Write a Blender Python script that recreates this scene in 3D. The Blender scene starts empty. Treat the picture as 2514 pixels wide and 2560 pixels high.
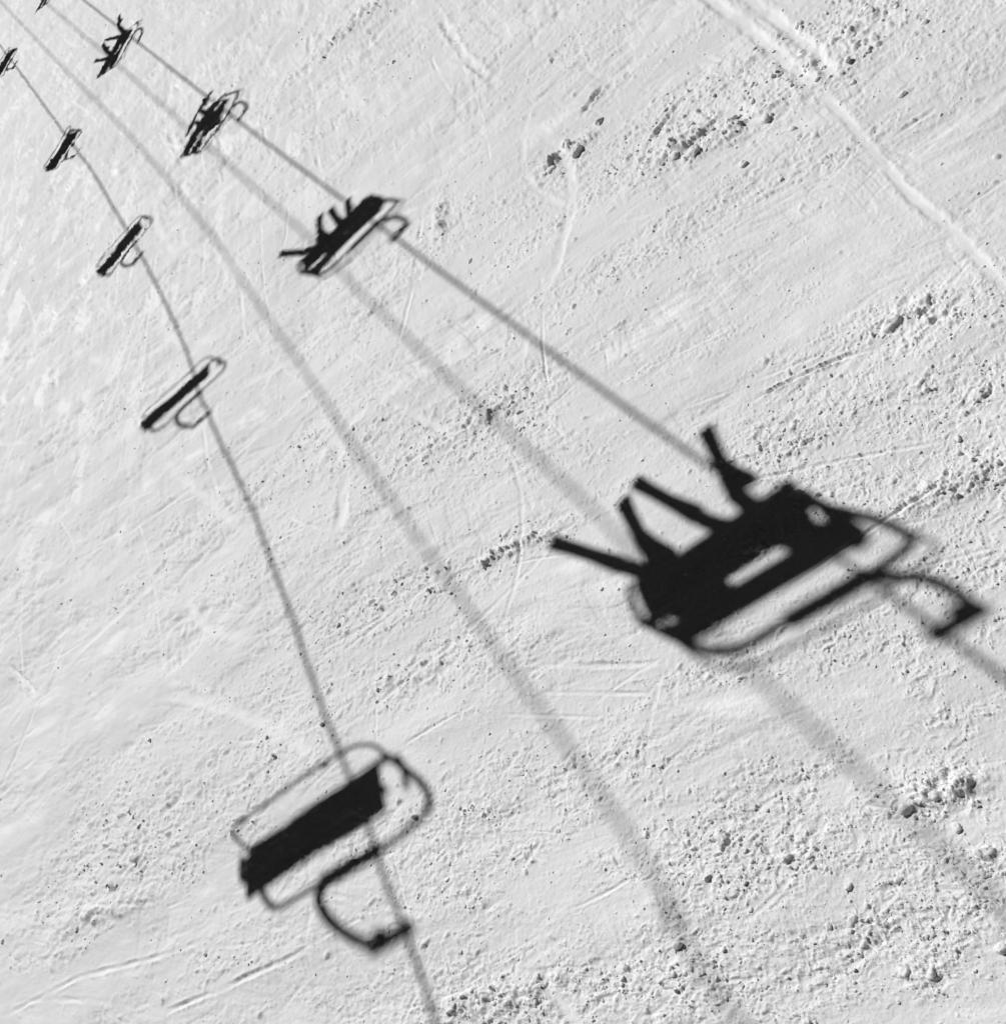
import bpy, bmesh, math, random
import numpy as np
from mathutils import Vector, Matrix

random.seed(7)
S = bpy.context.scene
COL = S.collection
PI = math.pi

# ------------------------------------------------------------------ camera
CAM_H = 7.234
W_ = np.array([0.65682226, -0.74993825, -0.07859481])     # world +x in the camera's right/down/forward frame
A_ = np.array([-0.44096673, -0.46656793, 0.76672206])    # world +y (along the lift line)
N_ = np.array([-0.61166402, -0.46894241, -0.63715002])   # world +z
def cam_dir(c):
    return Vector((float(W_ @ c), float(A_ @ c), float(N_ @ c)))
right = cam_dir(np.array([1., 0, 0])); down = cam_dir(np.array([0, 1., 0])); fwd = cam_dir(np.array([0, 0, 1.]))
right.normalize(); fwd = (fwd - right * fwd.dot(right)).normalized(); up = right.cross(fwd)
cd = bpy.data.cameras.new('camera'); cam = bpy.data.objects.new('camera', cd); COL.objects.link(cam)
m = Matrix.Identity(4)
for i in range(3):
    m[i][0] = right[i]; m[i][1] = up[i]; m[i][2] = -fwd[i]
m[0][3] = 0; m[1][3] = 0; m[2][3] = CAM_H
cam.matrix_world = m
cd.sensor_fit = 'HORIZONTAL'; cd.sensor_width = 36.0
cd.lens = 36.0 * 2740.0 / 2514.0
cd.clip_end = 12000.0; cd.clip_start = 0.05
S.camera = cam

# ------------------------------------------------------------------ light
DX, DY = 0.26, -0.96            # ground offset of a shadow per metre of height
sdir = Vector((-DX, -DY, 1.0)).normalized()
elev = math.asin(sdir.z)
sl = bpy.data.lights.new('sun', 'SUN'); sl.energy = 3.58; sl.angle = math.radians(0.53); sl.color = (1.0, 1.0, 1.0)
so = bpy.data.objects.new('sun', sl); COL.objects.link(so)
so.rotation_euler = sdir.to_track_quat('Z', 'Y').to_euler()
so.location = sdir * 60
wd = bpy.data.worlds.new('World'); S.world = wd; wd.use_nodes = True
nt = wd.node_tree; nt.nodes.clear()
sky = nt.nodes.new('ShaderNodeTexSky'); sky.sky_type = 'NISHITA'; sky.sun_disc = False
sky.sun_elevation = elev; sky.sun_rotation = math.atan2(sdir.x, sdir.y)
sky.altitude = 5000; sky.air_density = 0.35; sky.dust_density = 0.0; sky.ozone_density = 1.0
sep = nt.nodes.new('ShaderNodeSeparateColor')       # black-and-white picture through a red filter: the red of the sky only
bg = nt.nodes.new('ShaderNodeBackground'); bg.inputs['Strength'].default_value = 0.05
out = nt.nodes.new('ShaderNodeOutputWorld')
nt.links.new(sky.outputs['Color'], sep.inputs['Color'])
nt.links.new(sep.outputs['Red'], bg.inputs['Color'])
nt.links.new(bg.outputs['Background'], out.inputs['Surface'])
S.view_settings.view_transform = 'Standard'; S.view_settings.look = 'None'
S.view_settings.exposure = 0.0; S.view_settings.gamma = 1.0

# ------------------------------------------------------------------ materials
def simple(name, v, rough=0.5, metal=0.0, bump=None):
    mt = bpy.data.materials.new(name); mt.use_nodes = True
    n = mt.node_tree.nodes; b = n['Principled BSDF']
    b.inputs['Base Color'].default_value = (v, v, v, 1) if not isinstance(v, tuple) else (*v, 1)
    b.inputs['Roughness'].default_value = rough; b.inputs['Metallic'].default_value = metal
    if bump:
        t = n.new('ShaderNodeTexNoise'); t.inputs['Scale'].default_value = bump[0]
        bp = n.new('ShaderNodeBump'); bp.inputs['Strength'].default_value = bump[1]; bp.inputs['Distance'].default_value = 0.01
        tc = n.new('ShaderNodeTexCoord')
        mt.node_tree.links.new(tc.outputs['Object'], t.inputs['Vector'])
        mt.node_tree.links.new(t.outputs['Fac'], bp.inputs['Height'])
        mt.node_tree.links.new(bp.outputs['Normal'], b.inputs['Normal'])
    return mt
M_STEEL = simple('galvanised_steel', 0.35, 0.45, 0.8, (60, 0.15))
M_PAD = simple('black_vinyl', 0.03, 0.5, 0, (90, 0.3))
M_ROPE = simple('wire_rope', 0.12, 0.5, 0.7, (200, 0.5))
M_RUB = simple('black_rubber', 0.02, 0.7)
M_CLOTH = [simple('ski_cloth', 0.06, 0.85, 0, (120, 0.4)), simple('ski_cloth_grey', 0.14, 0.85, 0, (120, 0.4)), simple('ski_cloth_black', 0.025, 0.8, 0, (120, 0.4))]
M_HELM = simple('helmet_shell', 0.05, 0.3)
M_SKI = simple('ski_topsheet', 0.08, 0.3)
M_BOOT = simple('boot_shell', 0.04, 0.35)

SSS = 0.0
def snow_material(name, fine=1.0, SSS=0.0):
    mt = bpy.data.materials.new(name); mt.use_nodes = True
    nn = mt.node_tree.nodes; lk = mt.node_tree.links; b = nn['Principled BSDF']
    b.inputs['Roughness'].default_value = 0.75
    b.inputs['Specular IOR Level'].default_value = 0.2
    b.subsurface_method = 'RANDOM_WALK'
    b.inputs['Subsurface Weight'].default_value = SSS; b.inputs['Subsurface Radius'].default_value = (1, 1, 1); b.inputs['Subsurface Scale'].default_value = 0.022
    geo = nn.new('ShaderNodeNewGeometry')
    t0 = nn.new('ShaderNodeTexNoise'); t0.inputs['Scale'].default_value = 0.5; t0.inputs['Detail'].default_value = 6
    r0 = nn.new('ShaderNodeMapRange'); r0.inputs['From Min'].default_value = 0.3; r0.inputs['From Max'].default_value = 0.7
    r0.inputs['To Min'].default_value = 0.79; r0.inputs['To Max'].default_value = 0.88
    lk.new(geo.outputs['Position'], t0.inputs['Vector']); lk.new(t0.outputs['Fac'], r0.inputs['Value'])
    pa = nn.new('ShaderNodeAttribute'); pa.attribute_name = 'packed'
    mx = nn.new('ShaderNodeMix'); mx.data_type = 'FLOAT'
    lk.new(pa.outputs['Fac'], mx.inputs[0]); lk.new(r0.outputs['Result'], mx.inputs[2]); mx.inputs[3].default_value = 0.95
    rg = nn.new('ShaderNodeMapRange'); rg.inputs['To Min'].default_value = 0.75; rg.inputs['To Max'].default_value = 0.42
    lk.new(pa.outputs['Fac'], rg.inputs['Value']); lk.new(rg.outputs['Result'], b.inputs['Roughness'])
    cc = nn.new('ShaderNodeCombineColor')
    for k in ('Red', 'Green', 'Blue'): lk.new(mx.outputs[0], cc.inputs[k])
    lk.new(cc.outputs['Color'], b.inputs['Base Color'])
    t1 = nn.new('ShaderNodeTexNoise'); t1.inputs['Scale'].default_value = 45; t1.inputs['Detail'].default_value = 4; t1.inputs['Roughness'].default_value = 0.7
    lk.new(geo.outputs['Position'], t1.inputs['Vector'])
    b1 = nn.new('ShaderNodeBump'); b1.inputs['Strength'].default_value = 0.5 * fine; b1.inputs['Distance'].default_value = 0.012
    lk.new(t1.outputs['Fac'], b1.inputs['Height']); lk.new(b1.outputs['Normal'], b.inputs['Normal'])
    return mt
M_SNOW = snow_material('snow')
M_CHUNK = snow_material('snow_chunk', 1.0, 1.0)

# ------------------------------------------------------------------ tagging
def tag(o, label=None, cat=None, group=None, kind=None):
    if label: o['label'] = label
    if cat: o['category'] = cat
    if group: o['group'] = group
    if kind: o['kind'] = kind
    return o

# ------------------------------------------------------------------ numpy noise
def h2(ix, iy, seed):
    v = (ix.astype(np.int64) * 374761393 + iy.astype(np.int64) * 668265263 + seed * 974634777) & 0xFFFFFFFF
    v = ((v ^ (v >> 13)) * 1274126177) & 0xFFFFFFFF
    v = ((v ^ (v >> 15)) * 2246822519) & 0xFFFFFFFF
    v = v ^ (v >> 16)
    return (v & 0xFFFFFF).astype(np.float32) / np.float32(0xFFFFFF)
def vnoise(x, y, seed):
    ix = np.floor(x); iy = np.floor(y); fx = (x - ix).astype(np.float32); fy = (y - iy).astype(np.float32)
    ix = ix.astype(np.int64); iy = iy.astype(np.int64)
    ux = fx * fx * fx * (fx * (fx * 6 - 15) + 10); uy = fy * fy * fy * (fy * (fy * 6 - 15) + 10)
    def g(dx, dy):
        a = h2(ix + dx, iy + dy, seed) * np.float32(2 * PI)
        return np.cos(a) * (fx - dx) + np.sin(a) * (fy - dy)
    a = g(0, 0); b = g(1, 0); c = g(0, 1); d = g(1, 1)
    return ((a * (1 - ux) + b * ux) * (1 - uy) + (c * (1 - ux) + d * ux) * uy) * np.float32(1.5)
def fbm(x, y, seed, oc=4, gain=0.5):
    r = 0; am = 1.0; f = 1.0
    for i in range(oc):
        r = r + am * vnoise(x * f + 17.3 * i, y * f - 9.1 * i, seed + i * 13); am *= gain; f *= 2.03
    return r
def sstep(a, b, x):
    t = np.clip((x - a) / (b - a), 0, 1); return t * t * (3 - 2 * t)
def lumps(x, y, cell, prob, seed, rmin=0.25, rmax=0.55, sq=None):
    """height (in units of cell) of random half-buried lumps; prob = array of presence probability"""
    gx = x / cell; gy = y / cell
    ix = np.floor(gx).astype(np.int64); iy = np.floor(gy).astype(np.int64)
    best = np.zeros_like(gx, dtype=np.float32)
    for dx in (-1, 0, 1):
        for dy in (-1, 0, 1):
            jx = ix + dx; jy = iy + dy
            cx = jx + 0.15 + 0.7 * h2(jx, jy, seed); cy = jy + 0.15 + 0.7 * h2(jx, jy, seed + 1)
            u = h2(jx, jy, seed + 3)
            rr = rmin + (rmax - rmin) * u * u
            ang = h2(jx, jy, seed + 4) * PI; e = 0.65 + 0.35 * h2(jx, jy, seed + 5)
            px = gx - cx; py = gy - cy
            qx = np.cos(ang) * px + np.sin(ang) * py; qy = (-np.sin(ang) * px + np.cos(ang) * py) / e
            d = (qx * qx + qy * qy) / (rr * rr)
            hh = np.clip(1 - d, 0, 1) ** .75 * rr * (0.6 + 0.6 * h2(jx, jy, seed + 6))
            hh = np.where(h2(jx, jy, seed + 2) < prob, hh, 0)
            best = np.maximum(best, hh)
    return best

# ------------------------------------------------------------------ snow surface
SA = math.radians(148)
cs, sn = math.cos(SA), math.sin(SA)
S2 = math.radians(70); c2, n2 = math.cos(S2), math.sin(S2)     # direction of the scratches farther up
# rough patches of broken snow: x, y, radius along the scrape, radius across, strength
PATCH = [(3.3, 11.3, 1.3, .55, .9), (4.1, 10.1, 1.2, .45, .8), (2.6, 12.4, 1.0, .35, .8), (5.3, 9.7, .9, .55, .8), (4.9, 8.2, .8, .3, .5), (1.9, 14.5, 1.2, .4, .6), (2.82, 12.58, .5, .25, 1.3), (3.59, 10.96, .7, .5, 1.1), (3.31, 11.41, .4, .3, .9), (3.95, 10.4, .6, .45, .9), (1.25, 13.83, .25, .6, .9),
         (3.7, 21.5, 1.6, .6, 1.0), (5.1, 10.36, .6, .4, 1.0), (5.4, 9.6, .6, .5, 1.0), (5.5, 8.7, .7, .4, .8), (-0.12, 3.5, .42, .22, 1.6),
         (-.99, 3.1, .4, .28, 1.1), (-.35, 2.92, .5, .3, 1.2), (-1.1, 8.29, .9, .22, 1.2), (-2.58, 8.01, 1.2, .45, 1.0), (-6.99, 9.34, 1.3, .6, 1.2),
         (-3.75, 4.94, .9, .35, 1.3), (-3.13, 4.4, .6, .3, 1.2), (-2.1, 3.95, .5, .35, .9), (-1.3, 4.1, .7, .4, 1.0), (-.63, 10.36, 1.3, .5, 1.0),
         (-.09, 9.79, .9, .4, 1.1), (.03, 8.9, .5, .4, 1.0), (2.81, 6.41, .5, .22, 1.3), (1.65, 4.87, .7, .5, 1.2), (1.26, 6.31, .5, .25, 1.1),
         (-.94, 5.61, .8, .2, 1.2), (-6.15, 9.93, 1.4, .5, .8), (-7.46, 10.6, 1.3, .5, .9), (-4.18, 10.06, 1.6, .5, .8), (-2.75, 9.22, 1.3, .5, .9),
         (-1.86, 11.8, 1.5, .5, .9), (-.16, 14.0, 1.6, .6, .7), (2.53, 9.89, 1.2, .5, .7), (1.28, 6.7, .8, .3, .9), (2.53, 5.41, .9, .4, .9),
         (-3.0, 6.0, .8, .3, .6), (-4.5, 12.5, 1.8, .5, .6), (-1.6, 5.2, .7, .25, .8), (.4, 4.5, .7, .3, .7), (1.8, 8.0, 1.2, .35, .6)]
# smooth, wind-packed or side-slipped areas
SMOOTH = [(1.3, 15.6, 1.3, 1.3, 1.2), (.8, 8.6, .9, .45, 1.2), (2.1, 8.3, 1.0, .3, .8), (-8.2, 8.9, 1.6, .35, 1.3), (-6.0, 12.0, 1.6, .45, 1.1),
          (-1.0, 7.0, .9, .3, 1.1), (-1.05, 4.9, .9, .18, 1.1), (-3.4, 7.4, 1.2, .28, 1.0), (-3.2, 15.5, 2.0, .7, .9), (3.9, 7.4, 1.2, .4, 1.1),
          (-5.3, 11.0, .6, .6, .8), (4.6, 6.6, 1.2, .4, .6), (-7.9, 12.8, 1.0, .6, 1.0), (2.9, 13.5, 1.5, .4, .7), (.6, 5.4, .6, .25, .7)]
# grooves: polyline, width, depth, rim height
TRACKS = [
    ([(5.6, 13.2), (5.4, 12.28), (5.19, 11.5), (4.99, 10.78), (4.8, 10.2), (4.67, 9.75), (4.56, 9.39)], .080, .024, .006, .8),
    ([(5.7, 12.4), (5.49, 11.58), (5.26, 10.78), (5.12, 10.27), (4.95, 9.78), (4.7, 9.24)], .080, .024, .006, .8),
    ([(4.56, 9.42), (4.36, 8.78), (4.02, 7.92), (3.76, 7.23), (3.63, 6.71), (3.37, 6.01), (3.1, 5.3)], .055, .013, .005, .78),
    ([(1.59, 11.39), (1.23, 10.85), (.75, 10.14), (.49, 9.71), (.25, 9.14)], .022, .014, .006),
    ([(.39, 10.07), (.18, 9.64), (.13, 9.15), (.09, 8.63)], .02, .012, .006),
    ([(4.2, 8.1), (4.35, 8.03), (4.7, 7.84)], .03, .035, .02), ([(3.26, 8.69), (3.87, 8.28)], .018, .02, .01),
    ([(3.15, 8.9), (3.5, 8.66)], .014, .014, .007), ([(2.33, 9.32), (3.11, 8.82)], .016, .016, .01), ([(3.37, 12.81), (4.01, 12.93)], .05, .05, .03),
    ([(2.77, 10.78), (3.38, 11.13), (3.81, 11.2), (4.25, 11.17)], .045, .03, .02),
    ([(1.34, 7.17), (2.12, 6.67), (2.4, 6.39)], .022, .03, .018), ([(.6, 6.6), (.88, 6.43), (1.46, 5.84), (2.05, 5.18)], .022, .016, .01),
    ([(-9.17, 9.5), (-7.85, 8.92), (-6.71, 8.16), (-5.8, 7.63)], .03, .02, .014), ([(-7.11, 7.68), (-5.86, 7.06), (-4.9, 6.61)], .03, .022, .014),
    ([(-5.34, 11.79), (-4.89, 10.33)], .07, .012, .008), ([(-8.29, 15.61), (-7.83, 14.4), (-7.6, 13.65)], .06, .03, .02),
    ([(-7.63, 14.48), (-7.24, 14.25), (-6.47, 13.85)], .025, .02, .012), ([(-.4, 27), (-.56, 25.83), (-.8, 24.06)], .1, .05, .03),
    ([(-.8, 24.1), (-1.92, 24.41)], .06, .04, .02), ([(-6.97, 24.82), (-3.83, 24.37)], .06, .05, .03),
    ([(4.29, 19.16), (3.59, 16.73), (3.36, 15.08)], .07, .035, .02), ([(1.61, 20.07), (1.11, 19.19), (.83, 18.31)], .05, .03, .02),
    ([(-1.29, 13.16), (-.83, 10.97), (-.63, 9.79)], .06, .014, .01), ([(2.99, 23.46), (2.12, 21.71)], .07, .04, .03),
    ([(-1.87, 7.25), (-1.27, 6.41), (-.64, 5.65)], .03, .012, .006), ([(-1.84, 6.75), (-.98, 5.63)], .02, .012, .006),
    ([(-1.2, 7.24), (-.95, 6.5), (-.83, 6.13)], .02, .008, .004),
]
_rt = random.Random(41)
def arc(x0, y0, a, L, c, n=6):
    pts = []; px, py = x0 - math.cos(a) * L * .5, y0 - math.sin(a) * L * .5
    for q in range(n):
        pts.append((px, py)); px += math.cos(a + c * (q - n / 2)) * L / (n - 1); py += math.sin(a + c * (q - n / 2)) * L / (n - 1)
    return pts
for k in range(230):                                   # short edge scrapes along the fall line of the turns
    x0 = _rt.uniform(-9, 6); y0 = 3 + 24 * _rt.random() ** 1.7
    wdt = _rt.uniform(.007, .016) * (1 + y0 * .05)
    TRACKS.append((arc(x0, y0, SA + _rt.gauss(0, .25), _rt.uniform(.3, 1.6) * (1 + y0 * .04), _rt.uniform(-.08, .08), 4), wdt, wdt * _rt.uniform(.2, .7), wdt * _rt.uniform(.1, .35)))
for k in range(48):                                    # long faint carved arcs crossing them
    x0 = _rt.uniform(-9, 6); y0 = 3 + 20 * _rt.random() ** 1.3
    wdt = _rt.uniform(.010, .024) * (1 + y0 * .04)
    TRACKS.append((arc(x0, y0, _rt.choice([1.2, 1.5, 1.9, 2.2, 2.9, .5]) + _rt.gauss(0, .2), _rt.uniform(1.5, 5), _rt.uniform(-.22, .22), 9), wdt, wdt * _rt.uniform(.15, .4), wdt * _rt.uniform(.1, .25), .45))
for k in range(210):                                   # scratches and turns farther up
    x0 = _rt.uniform(-11, 7); y0 = _rt.uniform(13, 62)
    wdt = _rt.uniform(.022, .05) * (.5 + y0 * .025)
    TRACKS.append((arc(x0, y0, S2 + _rt.gauss(0, .28) if _rt.random() < .7 else _rt.choice([2.6, 2.2, .4]) + _rt.gauss(0, .2), _rt.uniform(1.2, 6) * (.6 + y0 * .02), _rt.uniform(-.12, .12), 6), wdt, wdt * _rt.uniform(.25, .7), wdt * _rt.uniform(.1, .35), .7))
for k in range(34):                                    # broad soft slid tracks crossing the slope
    x0 = _rt.uniform(-10, 6); y0 = _rt.uniform(4.5, 26)
    wdt = _rt.uniform(.05, .11) * (.8 + y0 * .02)
    TRACKS.append((arc(x0, y0, _rt.choice([1.1, 1.4, 1.75, 2.1, 2.5, 2.9, .4]) + _rt.gauss(0, .2), _rt.uniform(2, 6), _rt.uniform(-.2, .2), 9), wdt, wdt * _rt.uniform(.08, .2), wdt * _rt.uniform(.04, .12), .72))

STROKES = [(math.radians(147), .8, 1.0, .12), (math.radians(128), 1.6, 1.0, .10), (math.radians(166), -1.4, 1.0, .10), (math.radians(72), 1.8, .9, .16), (math.radians(100), -1.8, .8, .20)]
MOUNDS = [(2.85, 12.5, .42, .10, .085), (3.5, 10.62, .40, .13, .06), (3.95, 10.0, .5, .14, .04), (1.25, 13.9, .12, .5, .05), (-.08, 3.47, .30, .10, .024), (.02, 3.36, .22, .08, .024),
          (-1.1, 8.25, .55, .08, .045), (3.7, 21.5, 1.2, .4, .06), (2.81, 6.41, .45, .07, .014), (-.95, 2.75, .16, .10, .02), (5.3, 9.7, .6, .2, .03), (-3.6, 4.85, .7, .15, .03),
          (-7.2, 9.3, .7, .12, .03), (-2.6, 8.1, .8, .12, .025), (1.7, 4.95, .5, .14, .03), (-.65, 10.3, .9, .12, .03), (2.0, 22.5, 1.3, .5, .03)]
def patch_mask(x, y):
    s = x * cs + y * sn; t = -x * sn + y * cs
    big = fbm(s / 2.4, t / .7, 11, 4, .55)
    fine = fbm(s / .5, t / .2, 23, 4, .6)
    mk = .36 + .72 * big + .46 * fine
    for (px, py, ra, rb, st) in PATCH:
        ds = ((x - px) * cs + (y - py) * sn) / ra; dt = (-(x - px) * sn + (y - py) * cs) / rb
        mk = mk + .75 * st * np.exp(-(ds * ds + dt * dt))
    for (px, py, ra, rb, st) in SMOOTH:
        ds = ((x - px) * cs + (y - py) * sn) / ra; dt = (-(x - px) * sn + (y - py) * cs) / rb
        mk = mk - .6 * st * np.exp(-(ds * ds + dt * dt))
    return mk

def height(x, y, detail=True, packed=False):
    s = x * cs + y * sn; t = -x * sn + y * cs
    r = np.sqrt(x * x + y * y)
    far = sstep(11, 26, r); mid = sstep(5.5, 13, r)
    h = .034 * fbm(s / 4.0, t / 1.9, 3, 3)
    h = h + .010 * fbm(s / 1.4, t / .55, 5, 3)
    s2 = x * c2 + y * n2; t2 = -x * n2 + y * c2
    wx = .25 * fbm(x / 1.5, y / 1.5, 15, 2)
    h = h + far * .014 * fbm(s2 / 4.5, t2 / 1.1 + wx, 17, 4, .55)
    if not detail: return h
    hb = h
    mk = patch_mask(x, y)
    rough = sstep(.1, 1.05, mk).astype(np.float32)
    # overlapping strokes of scraped snow, each a patch of fine parallel ribs, gently curved
    wsc = (1 + .10 * np.maximum(r - 8, 0)).astype(np.float32)
    calm = .15 + 1.25 * sstep(-.35, .45, fbm(s / 3.0, t / 1.3, 203, 3))
    for k, (ang, cur, am, cov) in enumerate(STROKES):
        ca, sa = math.cos(ang), math.sin(ang)
        sk = x * ca + y * sa; tk = -x * sa + y * ca
        tk = tk + cur * .12 * np.sin(sk / 1.7 + k) + .12 * fbm(x / 1.3, y / 1.3, 130 + k, 2)
        msk = sstep(cov, cov + .40, fbm(sk / 1.6, tk / .38, 140 + 3 * k, 4, .6)) * calm
        rk = fbm(sk / 1.1, tk / .045, 160 + 3 * k, 3, .65)
        h = h + am * (.0019 + .0010 * mid) * msk * rk
        h = h + far * am * .0065 * msk * fbm(sk / 3.0, tk / .17, 190 + 3 * k, 3, .6)
        h = h - am * .005 * msk * wsc.clip(1, 2.5)
    rib2 = fbm(s2 / 2.5, t2 / .22 + wx, 41, 4, .6)
    h = h + far * .007 * rib2 * (.3 + sstep(-.2, .5, fbm(s2 / 5, t2 / 2, 47, 3)))
    # grain
    h = h + (.0014 + .0010 * calm + .0014 * rough) * fbm(x / .042, y / .042, 43, 3, .65)
    h = h + .0035 * fbm(s / .16, t / .10, 45, 3, .6) * (.4 + rough)
    # churned snow: creased, clotted
    qx = s / 1.25 + .05 * fbm(x / .2, y / .2, 53, 2); qy = t + .05 * fbm(x / .2, y / .2, 54, 2)
    bil = 1 - 2 * np.abs(fbm(qx / .15, qy / .15, 51, 4, .6))
    h = h + rough * .0085 * bil
    pr = rough
    h = h + .022 * .75 * lumps(qx, qy, .022, .08 + .75 * pr, 61)
    h = h + .038 * .65 * lumps(qx, qy, .038, .02 + .50 * pr * pr, 71)
    h = h + mid * .07 * .55 * lumps(qx, qy, .07, .015 + .40 * pr, 75)
    hard = sstep(.85, 1.7, mk)
    h = h + .072 * .65 * lumps(qx, qy, .072, .012 + .50 * hard, 81)
    h = h + .13 * .6 * lumps(qx, qy, .13, .32 * hard * hard, 85)
    h = h + far * .17 * .55 * lumps(x, y, .17, .03 + .35 * rough, 91, .2, .5)
    h = h + far * .006 * fbm(s2 / .5, t2 / .16, 93, 3, .6)
    for (px, py, ra, rb, hm) in MOUNDS:
        sel = np.nonzero((np.abs(x - px) < 3 * max(ra, rb)) & (np.abs(y - py) < 3 * max(ra, rb)))[0]
        if len(sel) == 0: continue
        dx = x[sel] - px; dy = y[sel] - py
        ds = (dx * cs + dy * sn) / ra; dt = (-dx * sn + dy * cs) / rb
        g = np.exp(-(ds * ds + dt * dt) ** 1.3)
        h[sel] += (hm * g * (1 + 1.1 * fbm(x[sel] / .16, y[sel] / .16, 57, 4, .6))).astype(h.dtype)
    # grooves: smooth pressed floor, raised rims
    pk = np.zeros(len(x), dtype=np.float32)
    for (pts, wd_, dep, rim, *press) in TRACKS:
        press = press[0] if press else .5
        P = np.array(pts, dtype=np.float64); R = wd_ * 3
        bb = (x > P[:, 0].min() - R) & (x < P[:, 0].max() + R) & (y > P[:, 1].min() - R) & (y < P[:, 1].max() + R)
        idx = np.nonzero(bb)[0]
        if len(idx) == 0: continue
        xx = x[idx]; yy = y[idx]
        best = np.full(len(idx), 1e9); along = np.zeros(len(idx)); tot = 0
        sl_ = [math.dist(pts[i], pts[i + 1]) for i in range(len(pts) - 1)]; T = sum(sl_)
        for i in range(len(pts) - 1):
            ax, ay = pts[i]; dx, dy = pts[i + 1][0] - ax, pts[i + 1][1] - ay; L2 = dx * dx + dy * dy
            u = np.clip(((xx - ax) * dx + (yy - ay) * dy) / L2, 0, 1)
            d = np.hypot(xx - ax - u * dx, yy - ay - u * dy)
            sel = d < best; best[sel] = d[sel]; along[sel] = (tot + u[sel] * sl_[i]) / T; tot += sl_[i]
        near = np.nonzero(best < R)[0]
        if len(near) == 0: continue
        idx = idx[near]; xx = xx[near]; yy = yy[near]; best = best[near]; along = along[near]
        best = np.abs(best + .3 * wd_ * fbm(xx / .18, yy / .18, 7, 2))
        fade = np.minimum(1, np.minimum(along, 1 - along) * (10 if press > .75 else 4)) * (np.clip(.85 + .8 * fbm(xx / .7, yy / .7, 19, 3), .35, 1.1) if press > .75 else np.clip(.6 + 1.0 * fbm(xx / .45, yy / .45, 19, 3), .08, 1.2))
        q = best / wd_
        w = press * np.exp(-(q / 1.15) ** 4) * np.clip(fade * 1.5, 0, 1)
        prof = -dep * np.exp(-(q * 1.1) ** 4) + rim * np.exp(-((q - 1.35) * 1.8) ** 2) * (.7 + .9 * fbm(xx / .07, yy / .07, 9, 2))
        h[idx] = h[idx] * (1 - w) + hb[idx] * w + prof * fade
        pk[idx] = np.maximum(pk[idx], w * .75)
    if packed:
        smo = 1.5 * sstep(.25, -.35, mk) * sstep(.0, .7, fbm(s / 1.3, t / .5, 63, 4, .6))
        ice = far * sstep(.30, .65, fbm(s2 / 1.6, t2 / .7, 67, 4, .6))
        return h, np.clip(np.maximum(pk, np.maximum(.6 * smo, ice)), 0, 1).astype(np.float32)
    return h

def build_ground():
    lim = math.radians(50)
    # forward sector fine, the rest coarse; heading 0 = +y, positive = +x
    th = np.concatenate([np.linspace(-PI, -lim, 60, endpoint=False), np.linspace(-lim, lim, NTH), np.linspace(lim, PI, 60, endpoint=False)[1:]])
    phi = np.linspace(math.radians(77.5), math.radians(5.6), NPH)
    r = CAM_H / np.tan(phi)
    r = np.concatenate([np.linspace(.15, r[0], 12, endpoint=False), r, np.geomspace(r[-1], 6000, 50)[1:]])
    nt_, nr = len(th), len(r)
    TH, RR = np.meshgrid(th, r)
    x = (np.sin(TH) * RR).ravel(); y = (np.cos(TH) * RR).ravel()
    z = np.zeros(len(x), dtype=np.float32); pk = np.zeros(len(x) + 1, dtype=np.float32)
    rr = RR.ravel(); tt = TH.ravel()
    det = (np.abs(tt) <= lim + 1e-6) & (rr < 90)
    z[~det] = height(x[~det], y[~det], False)
    CH = 400000; ids = np.nonzero(det)[0]
    for k in range(0, len(ids), CH):
        i = ids[k:k + CH]; z[i], pk[i] = height(x[i], y[i], True, True)
    z *= np.clip(1.5 - rr / 400, 0, 1).astype(np.float32)
    co = np.empty((len(x) + 1, 3), dtype=np.float32); co[:-1, 0] = x; co[:-1, 1] = y; co[:-1, 2] = z; co[-1] = (0, 0, float(z[:nt_].mean()))
    a = (np.arange(nr - 1)[:, None] * nt_ + np.arange(nt_)[None, :])
    b = (np.arange(nr - 1)[:, None] * nt_ + (np.arange(nt_) + 1)[None, :] % nt_)
    quads = np.stack([a, a + nt_, b + nt_, b], -1).reshape(-1, 4)
    tri = np.stack([np.full(nt_, len(x)), np.arange(nt_), (np.arange(nt_) + 1) % nt_], -1)
    me = bpy.data.meshes.new('snow_slope')
    nl = quads.size + tri.size; npoly = len(quads) + len(tri)
    me.vertices.add(len(co)); me.vertices.foreach_set('co', co.ravel())
    me.loops.add(nl); me.loops.foreach_set('vertex_index', np.concatenate([quads.ravel(), tri.ravel()]).astype(np.int32))
    me.polygons.add(npoly)
    me.polygons.foreach_set('loop_start', np.concatenate([np.arange(len(quads)) * 4, quads.size + np.arange(len(tri)) * 3]).astype(np.int32))
    me.polygons.foreach_set('use_smooth', np.ones(npoly, dtype=bool))
    me.update(calc_edges=True)
    at = me.attributes.new('packed', 'FLOAT', 'POINT'); at.data.foreach_set('value', pk)
    me.materials.append(M_SNOW)
    o = bpy.data.objects.new('ground', me); COL.objects.link(o)
    tag(o, 'snow covered ski slope, scraped and strewn with crumbs', None, None, 'structure')
    return o
NTH, NPH = 1560, 1320
ground = build_ground()
def gz(x, y):
    return float(height(np.array([x], dtype=np.float64), np.array([y], dtype=np.float64), True)[0])
def gz0(x, y):
    return float(height(np.array([x], dtype=np.float64), np.array([y], dtype=np.float64), False)[0])

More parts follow.
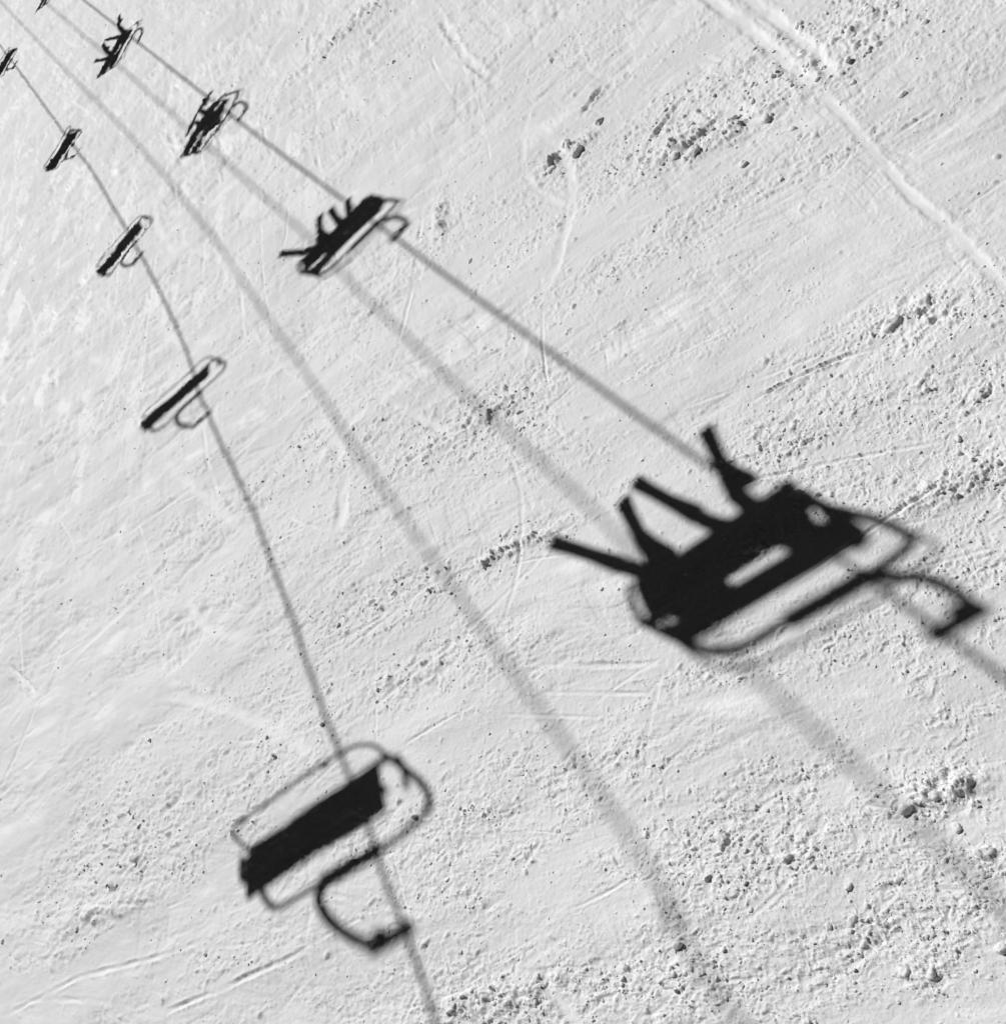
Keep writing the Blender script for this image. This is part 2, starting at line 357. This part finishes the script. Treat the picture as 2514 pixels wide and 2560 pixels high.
# ------------------------------------------------------------------ snow crumbs and chunks
def clod(rg, npt, jit=.25, sub=0, rough=.0):
    """an angular clod: hull of scattered points, optionally broken up further"""
    from mathutils import noise
    bm = bmesh.new()
    for k in range(npt):
        v = Vector((rg.gauss(0, 1), rg.gauss(0, 1), rg.gauss(0, 1))).normalized() * rg.uniform(1 - jit, 1)
        bm.verts.new((v.x * rg_ex[0], v.y * rg_ex[1], v.z * rg_ex[2]))
    bmesh.ops.convex_hull(bm, input=bm.verts)
    for v in [v for v in bm.verts if not v.link_faces]: bm.verts.remove(v)
    if sub:
        bmesh.ops.triangulate(bm, faces=bm.faces)
        bmesh.ops.subdivide_edges(bm, edges=bm.edges, cuts=sub, use_grid_fill=True, smooth=.25)
        bm.normal_update(); off = Vector((rg.uniform(0, 50), rg.uniform(0, 50), rg.uniform(0, 50)))
        for v in bm.verts:
            p = v.co + off
            v.co += v.normal * rough * (noise.noise(p * 2.3) + .6 * noise.noise(p * 5.5) + .4 * noise.noise(p * 12))
    bmesh.ops.triangulate(bm, faces=bm.faces)
    return bm
rg_ex = (1.15, .9, .75)
def lump_mesh(name, seed, rad=1.0):
    rg = random.Random(seed)
    bm = clod(rg, 18, .3, 4, .16)
    for v in bm.verts: v.co *= rad
    for f in bm.faces: f.smooth = True
    me = bpy.data.meshes.new(name); bm.to_mesh(me); bm.free(); me.materials.append(M_CHUNK)
    return me

def build_crumbs(n_try=90000):
    rg = np.random.RandomState(5)
    protos = []
    for k in range(12):
        me = bpy.data.meshes.new('tmp'); bm = clod(random.Random(100 + k), 10, .35); bm.to_mesh(me); bm.free()
        v = np.empty(len(me.vertices) * 3, dtype=np.float32); me.vertices.foreach_get('co', v)
        f = np.empty(len(me.polygons) * 3, dtype=np.int32); me.polygons.foreach_get('vertices', f)
        protos.append((v.reshape(-1, 3), f.reshape(-1, 3))); bpy.data.meshes.remove(me)
    ang = rg.uniform(-.80, .80, n_try); ph = np.radians(rg.uniform(9, 75, n_try)); r = CAM_H / np.tan(ph)
    x = np.sin(ang) * r; y = np.cos(ang) * r
    mk = patch_mask(x, y)
    keep = rg.uniform(0, 1, n_try) < sstep(.1, 1.6, mk) * .55 + .018
    x, y, r, mk = x[keep], y[keep], r[keep], mk[keep]
    z = height(x, y, True)
    u = rg.uniform(0, 1, len(x))
    size = (.0045 + .011 * u ** 4 + .018 * np.clip(mk - .8, 0, 1) * u ** 3) * (1 + .055 * r)
    V = []; F = []; off = 0
    for i in range(len(x)):
        pv, pf = protos[i % 12]
        a = rg.uniform(0, 2 * PI); c, s_ = math.cos(a), math.sin(a)
        tl = rg.uniform(-.5, .5)
        w = pv * size[i]
        wx = w[:, 0] * c - w[:, 1] * s_; wy = w[:, 0] * s_ + w[:, 1] * c; wz = w[:, 2] + tl * wx * .6
        V.append(np.stack([wx + x[i], wy + y[i], wz + z[i] - size[i] * .05], -1)); F.append(pf + off); off += len(pv)
    V = np.concatenate(V).astype(np.float32); F = np.concatenate(F).astype(np.int32)
    me = bpy.data.meshes.new('snow_crumbs')
    me.vertices.add(len(V)); me.vertices.foreach_set('co', V.ravel())
    me.loops.add(F.size); me.loops.foreach_set('vertex_index', F.ravel())
    me.polygons.add(len(F)); me.polygons.foreach_set('loop_start', (np.arange(len(F)) * 3).astype(np.int32))
    me.update(calc_edges=True); me.materials.append(M_CHUNK)
    o = bpy.data.objects.new('snow_crumbs', me); COL.objects.link(o)
    tag(o, 'loose crumbs of broken snow strewn in patches over the slope', 'snow crumbs', None, 'stuff')
    print('crumbs', len(x))
build_crumbs()

# x, y, radius, label
CHUNKS = [
    (2.06, 5.17, .045, 'dark edged lone snow lump at the right end of the long scrape'),
    (4.74, 8.33, .06, 'lone round snow lump on smooth snow below the two ski tracks'),
    (4.74, 9.02, .05, 'small snow lump beside the lower end of the two ski tracks'),
    (2.93, 12.26, .13, 'biggest snow block of the upper clump, with a dark shaded side'),
    (3.40, 12.35, .11, 'wedge of snow at the upper right tip of the upper clump'),
    (2.60, 12.50, .10, 'snow block at the lower left of the upper clump'),
    (2.98, 12.66, .10, 'jagged snow block on the upper ridge of the upper clump'),
    (4.06, 9.26, .06, 'separate round snow lump right of the crumbled band'),
    (3.52, 9.48, .075, 'tilted egg shaped snow lump below the crumbled band'),
    (3.45, 10.32, .13, 'large snow block at the lower end of the crumbled band'),
    (3.34, 10.55, .10, 'pale snow block left of the large one under the crumbled band'),
    (4.08, 9.70, .09, 'snow block near the right side of the crumbled band'),
    (3.95, 10.16, .09, 'snow block in the middle of the crumbled band'),
    (3.73, 10.70, .10, 'snow block in the upper left of the crumbled band'),
    (5.54, 8.76, .06, 'snow lump in the rough patch at the upper right'),
    (5.55, 9.55, .08, 'largest lump of the rough patch beside the top of the picture'),
    (5.27, 10.43, .07, 'snow lump right beside the right hand ski track'),
    (-1.05, 2.80, .065, 'left block of the pair of snow blocks near the bottom right'),
    (-.92, 2.67, .06, 'flat right block of the pair of snow blocks near the bottom right'),
    (-1.07, 3.25, .055, 'tall rounded snow lump above the pair of blocks'),
    (-1.22, 3.33, .045, 'snow lump with dark underside left of the tall rounded lump'),
    (-.67, 3.22, .04, 'small snow lump midway between the rough mound and the block pair'),
    (-2.13, 4.02, .055, 'pale snow block beside the soft rope shadow at the bottom'),
    (-.52, 2.50, .06, 'snow lump at the lower right edge of the picture'),
    (-1.39, 3.42, .04, 'small tilted snow lump left of the dark bottomed lump'),
    (-.26, 2.87, .045, 'dark shaded lump below the rough mound by the right edge'),
    (-.16, 3.17, .05, 'snow lump just under the rough mound at the right'),
    (-.62, 6.77, .035, 'right lump of two beside the lower left end of the riders shadow'),
    (-.72, 6.92, .03, 'left lump of two beside the lower left end of the riders shadow'),
    (-.29, 3.50, .07, 'big block at the left foot of the rough mound'),
    (-.10, 3.40, .06, 'block in the middle of the rough mound'),
    (-.93, 3.41, .045, 'snow lump above and right of the tall rounded lump'),
    (-1.55, 3.80, .035, 'dark lump alone in the crumbs between the two rope shadows'),
    (-8.95, 10.45, .055, 'dark lump at the left edge of the picture'),
    (-7.75, 9.52, .05, 'snow lump below the rough patch at the lower left'),
    (-8.28, 10.48, .055, 'snow lump at the left tip of the rough patch at the lower left'),
    (-3.53, 5.86, .03, 'small dark lump right of the hanger shadow of the empty chair'),
    (1.04, 12.56, .055, 'lone little lump on smooth snow right of the upper riders shadow'),
]
for k, (x, y, rad, lab) in enumerate(CHUNKS):
    me = lump_mesh('snow_chunk', 300 + k, rad * .85)
    o = bpy.data.objects.new('snow_chunk', me); COL.objects.link(o)
    o.location = (x, y, gz(x, y) - rad * .05); o.rotation_euler = (random.uniform(-.25, .25), random.uniform(-.25, .25), random.uniform(0, 6.3))
    tag(o, lab, 'snow chunk', 'chunks of snow lying on the slope')

# ------------------------------------------------------------------ tubes and boxes
def tube_bm(bm, pts, rad, n=10):
    pts = [Vector(p) for p in pts]
    rings = []
    T = [(pts[min(i + 1, len(pts) - 1)] - pts[max(i - 1, 0)]).normalized() for i in range(len(pts))]
    ref = Vector((0, 0, 1)) if abs(T[0].z) < .9 else Vector((1, 0, 0))
    u = (ref - T[0] * ref.dot(T[0])).normalized()
    for i, p in enumerate(pts):
        u = (u - T[i] * u.dot(T[i])).normalized(); v = T[i].cross(u)
        r_ = rad[i] if isinstance(rad, (list, tuple)) else rad
        rings.append([bm.verts.new(p + (u * math.cos(2 * PI * k / n) + v * math.sin(2 * PI * k / n)) * r_) for k in range(n)])
    for a, b in zip(rings, rings[1:]):
        for k in range(n):
            bm.faces.new((a[k], a[(k + 1) % n], b[(k + 1) % n], b[k])).smooth = True
    bm.faces.new(rings[0][::-1]); bm.faces.new(rings[-1])
def box_bm(bm, c, s, rx=0.0, bev=.012):
    r_ = bmesh.ops.create_cube(bm, size=1.0)
    vs = r_['verts']
    M = Matrix.Translation(c) @ Matrix.Rotation(rx, 4, 'X') @ Matrix.Diagonal((*s, 1))
    bmesh.ops.transform(bm, matrix=M, verts=vs)
    if bev:
        es = list({e for v in vs for e in v.link_edges})
        bmesh.ops.bevel(bm, geom=es, offset=min(bev, min(s) * .4), segments=2, affect='EDGES', profile=.5)
def smooth_path(pts, k=6):
    P = [Vector(p) for p in pts]; P = [P[0] * 2 - P[1]] + P + [P[-1] * 2 - P[-2]]
    o = []
    for i in range(1, len(P) - 2):
        for j in range(k):
            t = j / k; a, b, c, d = P[i - 1:i + 3]
            o.append(.5 * ((2 * b) + (c - a) * t + (2 * a - 5 * b + 4 * c - d) * t * t + (3 * b - a - 3 * c + d) * t ** 3))
    o.append(P[-2]); return o
def part(name, bm, mat, parent=None):
    me = bpy.data.meshes.new(name); bm.normal_update(); bm.to_mesh(me); bm.free(); me.materials.append(mat)
    o = bpy.data.objects.new(name, me); COL.objects.link(o)
    if parent: o.parent = parent
    return o
def copy_tree(o, parent=None):
    c = o.copy(); COL.objects.link(c)
    if parent: c.parent = parent
    for ch in [q for q in bpy.data.objects if q.parent == o]: copy_tree(ch, c)
    return c

# ------------------------------------------------------------------ chair (origin at the rope grip; x to the rider's right, y facing, z up)
def make_chair(down):
    """the upward chairs carry their safety bar raised behind the bail, the downward ones have it lowered"""
    root = bpy.data.objects.new('lift_chair', None); COL.objects.link(root)
    hg = [(.23, .03, -1.0), (.33, .06, -.9), (.36, .09, -.62), (.32, .08, -.32), (.24, .06, -.12), (.13, .03, -.05)] if down else \
         [(.30, -.13, -1.01), (.42, -.16, -.94), (.50, -.15, -.72), (.46, -.12, -.45), (.37, -.08, -.22), (.25, -.04, -.08)]
    bm = bmesh.new(); tube_bm(bm, smooth_path(hg, 6), .047); part('hanger', bm, M_STEEL, root)
    bm = bmesh.new(); box_bm(bm, (.13, .0, -.02), (.42, .09, .09)); box_bm(bm, (.2, .0, -.06), (.10, .14, .12)); part('rope_grip', bm, M_STEEL, root)
    bm = bmesh.new()
    if down: box_bm(bm, (-.05, 0, -1.01), (.60, .10, .11))
    else: box_bm(bm, (.02, -.13, -1.02), (.70, .10, .11))
    part('cross_beam', bm, M_STEEL, root)
    if down:
        fr = [(-.92, -.18, -1.74), (-.93, -.17, -1.5), (-.93, -.15, -1.25), (-.90, -.08, -1.12), (-.78, -.02, -1.05), (-.35, 0, -1.01), (.2, 0, -1.01), (.5, .02, -1.05), (.67, .06, -1.12), (.73, .02, -1.25), (.72, -.06, -1.5), (.67, -.16, -1.74)]
    else:
        fr = [(-1.02, .04, -1.78), (-1.0, .0, -1.6), (-.96, -.06, -1.4), (-.88, -.13, -1.18), (-.70, -.16, -1.09), (-.36, -.13, -1.03), (0, -.13, -1.02), (.36, -.13, -1.02), (.62, -.12, -1.04), (.78, -.10, -1.10), (.79, -.03, -1.28), (.71, .07, -1.55), (.67, .10, -1.78)]
    bm = bmesh.new(); tube_bm(bm, smooth_path(fr, 5), .033 if down else .041); part('bail_frame', bm, M_STEEL, root)
    bm = bmesh.new()
    if down:
        tube_bm(bm, [(-.92, -.2, -1.74), (-.70, -.2, -1.74), (.67, -.2, -1.74)], .038); tube_bm(bm, smooth_path([(.77, -.2, -1.74), (.78, -.05, -1.74), (.76, .08, -1.74)], 4), .03)
    else:
        tube_bm(bm, [(-1.0, .0, -1.78), (.67, .06, -1.78)], .022); tube_bm(bm, smooth_path([(-1.02, .02, -1.76), (-1.04, .22, -1.76), (-1.0, .42, -1.76)], 4), .028); tube_bm(bm, smooth_path([(.67, .08, -1.76), (.62, .28, -1.76), (.52, .44, -1.76)], 4), .028)
    part('seat_frame', bm, M_STEEL, root)
    bm = bmesh.new()
    if down: box_bm(bm, (-.02, .05, -1.72), (1.54, .46, .05), .0, .04)
    else: box_bm(bm, (-.18, .205, -1.72), (1.60, .50, .05), .0, .02)
    part('seat', bm, M_PAD, root)
    bm = bmesh.new()
    if down: box_bm(bm, (.05, -.18, -1.52), (1.48, .04, .30), .04, .015)
    else: box_bm(bm, (-.18, -.07, -1.46), (1.56, .04, .32), .05, .015)
    part('backrest', bm, M_PAD, root)
    ars = [(-.88, -.36, .02, -1.5), (.66, -.2, .10, -1.5)] if down else [(-.94, -.04, .34, -1.52), (.60, .0, .36, -1.52)]
    for (x, y0, y1, z_) in ars:
        bm = bmesh.new(); tube_bm(bm, smooth_path([(x, y0, z_), (x - .02, .5 * (y0 + y1), z_), (x - .03, y1, z_ - .02)], 4), .026 if down else .03); part('armrest', bm, M_PAD, root)
    if down:
        pts = [(.68, -.22, -1.75), (.66, -.16, -2.02), (.58, -.02, -2.28), (.44, .06, -2.45), (.28, .07, -2.5), (-.25, .07, -2.5), (-.80, .07, -2.5), (-.95, .06, -2.44), (-1.0, -.02, -2.2), (-.90, -.2, -1.75)]
        bm = bmesh.new(); tube_bm(bm, smooth_path(pts, 6), .020); bar = part('safety_bar', bm, M_STEEL, root)
        for x in (.36, -.62):
            bm = bmesh.new(); box_bm(bm, (x, .08, -2.49), (.09, .05, .06)); part('footrest', bm, M_RUB, bar)
    else:
        pts = [(-.98, -.04, -1.5), (-.96, -.18, -1.15), (-.84, -.24, -1.0), (-.6, -.26, -.95), (0, -.26, -.92), (.6, -.24, -.95), (.84, -.2, -1.0), (.84, -.1, -1.2), (.74, .05, -1.5)]
        bm = bmesh.new(); tube_bm(bm, smooth_path(pts, 6), .016); part('safety_bar', bm, M_STEEL, root)
    return root
def place(o, g, hz, yaw, sx, sy, sz):
    o.location = (g[0] - DX * hz, g[1] - DY * hz, hz); o.rotation_euler = (0, 0, yaw); o.scale = (sx, sy, sz)

HR = 9.6
chair_up = make_chair(False); chair_dn = make_chair(True)
# (grip shadow on the snow, yaw, scales)
UPS = [((.79, 4.17), math.radians(-20), 1.04, 1.05, 1.04), ((.68, 14.67), math.radians(-12), .92, .80, .81), ((.72, 23.41), math.radians(20), .92, .9, .92), ((.78, 34.68), math.radians(40), 1.10, 1.0, 1.03), ((.80, 50.8), math.radians(48), 1.15, 1.0, 1.15)]
DNS = [((-4.02, 5.95), math.radians(-200), 1.28, 1.0, 1.06), ((-3.18, 15.63), math.radians(-200), 1.04, .66, .73), ((-2.63, 22.73), math.radians(-183), .90, 1.05, .80), ((-2.51, 32.1), math.radians(-155), .86, 1.55, 1.0), ((-2.62, 48.3), math.radians(-140), 1.05, 1.6, 1.15)]
LAB_UP = ['nearest occupied lift chair, carrying two skiers with splayed skis', 'second occupied lift chair from the camera, carrying two skiers', 'third occupied lift chair, carrying a lone snowboarder', 'fourth occupied lift chair, carrying two skiers far up the line', 'farthest lift chair of the occupied line']
LAB_DN = ['nearest empty lift chair, its safety bar lowered', 'second empty lift chair from the camera', 'third empty lift chair from the camera', 'fourth empty lift chair from the camera', 'farthest empty lift chair']
ups = []
for i, (g, yaw, sx, sy, sz) in enumerate(UPS):
    o = chair_up if i == 0 else copy_tree(chair_up)
    place(o, g, HR, yaw, sx, sy, sz); tag(o, LAB_UP[i], 'lift chair', 'occupied chairs riding up the lift'); ups.append(o)
for i, (g, yaw, sx, sy, sz) in enumerate(DNS):
    o = chair_dn if i == 0 else copy_tree(chair_dn)
    place(o, g, HR, yaw, sx, sy, sz); tag(o, LAB_DN[i], 'lift chair', 'empty chairs riding down the lift')

# ------------------------------------------------------------------ ropes, given by the line their shadow takes over the snow
def rope(gpts, hz, rad, name, lab, grp):
    g = smooth_path([(p[0], p[1], 0) for p in gpts], 8)
    bm = bmesh.new(); tube_bm(bm, [Vector((p.x - DX * hz, p.y - DY * hz, hz)) for p in g], rad, 10)
    o = part(name, bm, M_ROPE); tag(o, lab, 'rope', grp); return o
rope([(.85, -35), (.82, -10), (.79, 4.1), (.73, 8.2), (.70, 14.5), (.68, 20), (.70, 26), (.76, 36), (.82, 47), (.9, 65), (1.0, 90)], HR, .026, 'haul_rope', 'steel haul rope carrying the occupied chairs', 'haul ropes of the chair lift')
rope([(-5.4, -35), (-4.8, -8), (-4.3, 3), (-4.04, 5.9), (-3.78, 8.1), (-3.71, 9.07), (-3.5, 10.72), (-3.33, 12.7), (-3.16, 15.67), (-2.94, 17.6), (-2.78, 20.2), (-2.64, 23.4), (-2.57, 27), (-2.55, 32.3), (-2.70, 46), (-2.9, 65), (-3.1, 90)], HR, .026, 'haul_rope', 'steel haul rope carrying the empty chairs', 'haul ropes of the chair lift')
rope([(-3.0, -35), (-2.4, -6), (-2.1, 3.32), (-1.98, 4.2), (-1.92, 5.1), (-1.88, 6.2), (-1.85, 7.53), (-1.77, 10), (-1.63, 12.91), (-1.43, 17.11), (-1.26, 22.3), (-1.22, 30.2), (-1.4, 44), (-1.6, 65), (-1.8, 90)], 15.5, .0215, 'upper_rope', 'upper steel rope nearer the empty chairs', 'upper ropes above the chair lift')
rope([(-.4, -35), (-.36, -8), (-.33, 2.64), (-.33, 5.0), (-.25, 7.8), (-.26, 10.77), (-.2, 14.85), (-.12, 17.5), (-.12, 24.9), (-.1, 34), (-.15, 47), (-.2, 65), (-.2, 90)], 15.5, .0215, 'upper_rope', 'upper steel rope nearer the occupied chairs', 'upper ropes above the chair lift')

# ------------------------------------------------------------------ riders
def skin_body(name, joints, bones, mat, levels=2):
    me = bpy.data.meshes.new(name)
    names = list(joints); ix = {n: i for i, n in enumerate(names)}
    me.from_pydata([joints[n][0] for n in names], [(ix[a], ix[b]) for a, b in bones], [])
    o = bpy.data.objects.new(name, me); COL.objects.link(o)
    md = o.modifiers.new('skin', 'SKIN'); md.use_smooth_shade = True
    for i, n in enumerate(names):
        r_ = joints[n][1]; r_ = r_ if isinstance(r_, tuple) else (r_, r_)
        me.skin_vertices[0].data[i].radius = r_; me.skin_vertices[0].data[i].use_root = (n == 'pelvis')
    sb = o.modifiers.new('sub', 'SUBSURF'); sb.levels = levels; sb.render_levels = levels
    dg = bpy.context.evaluated_depsgraph_get(); ev = o.evaluated_get(dg)
    m2 = bpy.data.meshes.new_from_object(ev); m2.name = name
    o.modifiers.clear(); o.data = m2; m2.materials.clear(); m2.materials.append(mat)
    bpy.data.meshes.remove(me)
    return o

def ski_part(tip, tail, parent, name='ski', width=.045):
    """a ski from tail to tip with an upturned shovel"""
    tip = Vector(tip); tail = Vector(tail); d = (tip - tail).normalized(); L = (tip - tail).length
    sd = d.cross(Vector((0, 0, 1))).normalized(); n = sd.cross(d)
    bm = bmesh.new(); rows = []
    for k in range(15):
        t = k / 14
        w = width * (1 + .25 * (2 * t - 1) ** 2) * (1 - max(0, (t - .93) / .07) ** 2 * .75) * (1 - max(0, (.04 - t) / .04) * .4)
        lift = .09 * max(0, (t - .86) / .14) ** 2
        c = tail + d * (L * t) + n * lift
        rows.append([bm.verts.new(c - sd * w + n * .008), bm.verts.new(c + sd * w + n * .008), bm.verts.new(c + sd * w - n * .008), bm.verts.new(c - sd * w - n * .008)])
    for a, b in zip(rows, rows[1:]):
        for k in range(4): bm.faces.new((a[k], a[(k + 1) % 4], b[(k + 1) % 4], b[k]))
    bm.faces.new(rows[0][::-1]); bm.faces.new(rows[-1])
    return part(name, bm, M_SKI, parent)

def rider(chair_i, lx, lean, skis, lab, mat, k=1.0, board=None, armup=0):
    """skis: two (tip, root) pairs of the shadow on the snow; the body is seated in chair chair_i at local x = lx"""
    g, yaw, sx, sy, sz = UPS[chair_i]
    base = Vector((g[0] - DX * HR, g[1] - DY * HR, HR)); Rz = Matrix.Rotation(yaw, 3, 'Z')
    def w(x, y, z): return base + Rz @ Vector((x * sx, y * sy, z * sz))
    seat = HR - 1.70 * sz
    fd = Rz @ Vector((0, 1, 0)); rt = Rz @ Vector((1, 0, 0)); upv = Vector((0, 0, 1))
    hip = w(lx, .03, -1.60)
    tor = (upv * math.cos(lean) + fd * math.sin(lean))
    J = {}; B = []
    J['pelvis'] = (hip, (.155 * k, .125 * k)); J['waist'] = (hip + tor * .2 * k, (.145 * k, .12 * k)); J['chest'] = (hip + tor * .40 * k, (.17 * k, .13 * k))
    J['neck'] = (hip + tor * .53 * k, .075 * k); hd = (tor + fd * .25).normalized()
    J['chin'] = (J['neck'][0] + hd * .09 * k, .085 * k); J['head'] = (J['neck'][0] + hd * .17 * k + fd * .01, .105 * k); J['crown'] = (J['neck'][0] + hd * .25 * k, .085 * k)
    B += [('pelvis', 'waist'), ('waist', 'chest'), ('chest', 'neck'), ('neck', 'chin'), ('chin', 'head'), ('head', 'crown')]
    for sgn, nm in ((1, 'r'), (-1, 'l')):
        sh = J['chest'][0] + tor * .07 * k + rt * sgn * .19 * k
        el = sh - tor * .24 * k + fd * .14 * k + rt * sgn * .05 * k
        ha = el + fd * .22 * k - rt * sgn * .10 * k - upv * .02
        J['sh' + nm] = (sh, .075 * k); J['el' + nm] = (el, .058 * k); J['wr' + nm] = (ha, .045 * k); J['hand' + nm] = (ha + fd * .09 * k, (.05 * k, .035 * k)); J['thumb' + nm] = (ha + fd * .05 * k - rt * sgn * .05 * k + upv * .02, .018 * k)
        B += [('chest', 'sh' + nm), ('sh' + nm, 'el' + nm), ('el' + nm, 'wr' + nm), ('wr' + nm, 'hand' + nm), ('wr' + nm, 'thumb' + nm)]
    root = None; feet = []
    zb = seat - .46 * k
    for (tipg, rootg) in skis:
        tz = zb; tg = Vector((tipg[0], tipg[1], 0)); rg_ = Vector((rootg[0], rootg[1], 0)); d = (tg - rg_).normalized()
        def lift(gp_, z): return Vector((gp_.x - DX * z, gp_.y - DY * z, z))
        bgp = tg - d * .66 * k; kgp = rg_ if (tg - rg_).length > .95 else bgp - d * .42 * k
        feet.append((lift(tg, tz), lift(bgp, tz + .05), d, lift(kgp, seat + .04)))
    feet.sort(key=lambda f: -(f[1] - hip).dot(rt))
    for (tip, boot, d, kn), sgn, nm in zip(feet, (1, -1), 'rl'):
        hp = hip + rt * sgn * .10 * k
        J['hip' + nm] = (hp + fd * .06, .12 * k); J['th' + nm] = (hp * .25 + kn * .75, .095 * k); J['kn' + nm] = (kn, .09 * k); J['kb' + nm] = ((kn * .82 + boot * .18), .088 * k); J['calf' + nm] = ((kn * .5 + boot * .5), .085 * k); J['an' + nm] = (boot + upv * .1 * k, .07 * k); J['foot' + nm] = (boot + d * .12 * k + upv * .02, .06 * k)
        B += [('pelvis', 'hip' + nm), ('hip' + nm, 'th' + nm), ('th' + nm, 'kn' + nm), ('kn' + nm, 'kb' + nm), ('kb' + nm, 'calf' + nm), ('calf' + nm, 'an' + nm), ('an' + nm, 'foot' + nm)]
    o = skin_body('person', J, B, mat)
    tag(o, lab, 'person', 'riders on the lift chairs')
    hb = bmesh.new(); bmesh.ops.create_uvsphere(hb, u_segments=20, v_segments=12, radius=.125 * k)
    hc = J['head'][0] + hd * .03
    for v in hb.verts:
        v.co = Vector((v.co.x, v.co.y * 1.12, max(v.co.z, -.05 * k))) + hc
    for f in hb.faces: f.smooth = True
    part('helmet', hb, M_HELM, o)
    for (tip, boot, d, kn) in feet:
        bb = bmesh.new(); tube_bm(bb, [boot + upv * .26 * k - d * .04, boot + upv * .1 * k, boot + d * .03 - upv * .02], [.075 * k, .075 * k, .07 * k], 10)
        tube_bm(bb, [boot - d * .08 + upv * .0, boot + d * .1, boot + d * .2 - upv * .015], [.06 * k, .062 * k, .045 * k], 10); part('ski_boot', bb, M_BOOT, o)
        if board is None: ski_part(tip - upv * .05, boot - d * .42 * k - upv * .05, o, width=.072 * k)
    if board:
        (a, b) = board; z_ = zb - .03
        A = Vector((a[0] - DX * z_, a[1] - DY * z_, z_)); Bv = Vector((b[0] - DX * z_, b[1] - DY * z_, z_))
        ski_part(A, Bv, o, 'snowboard', .075)
    return o
R_ = [
 (0, -.74, .62, [((-.77, 7.92), (-.34, 6.65)), ((.05, 7.55), (-.14, 6.85))], 'left skier of the nearest occupied chair, leaning forward', 0, 1.05),
 (0, .34, .33, [((.22, 7.59), (.36, 6.49)), ((1.05, 7.33), (.76, 6.55))], 'right skier of the nearest occupied chair', 1, 1.0),
 (1, -.42, .55, [((-.67, 17.38), (-.19, 16.43)), ((.31, 17.2), (.07, 16.72))], 'left skier of the second occupied chair', 2, .9),
 (1, .42, .55, [((.47, 17.06), (.4, 16.57)), ((.78, 16.78), (.64, 16.47))], 'right skier of the second occupied chair', 0, .9),
 (3, -.45, .5, [((-.49, 37.77), (-.21, 36.64)), ((.1, 38.28), (-.03, 37.18))], 'left skier of the fourth occupied chair', 1, 1.0),
 (3, .40, .5, [((.22, 38.31), (.54, 37.19)), ((1.11, 39.11), (.79, 37.84))], 'right skier of the fourth occupied chair', 2, 1.0),
]
for ci, lx, lean, sk, lab, mi, k in R_: rider(ci, lx, lean, sk, lab, M_CLOTH[mi], k)
rider(2, 0.0, .4, [((.42, 26.2), (.38, 25.6)), ((.08, 26.0), (.11, 25.4))], 'lone snowboarder in the middle of the third occupied chair, board hanging crosswise', M_CLOTH[2], 1.0, board=((.88, 26.11), (-.28, 25.46)))
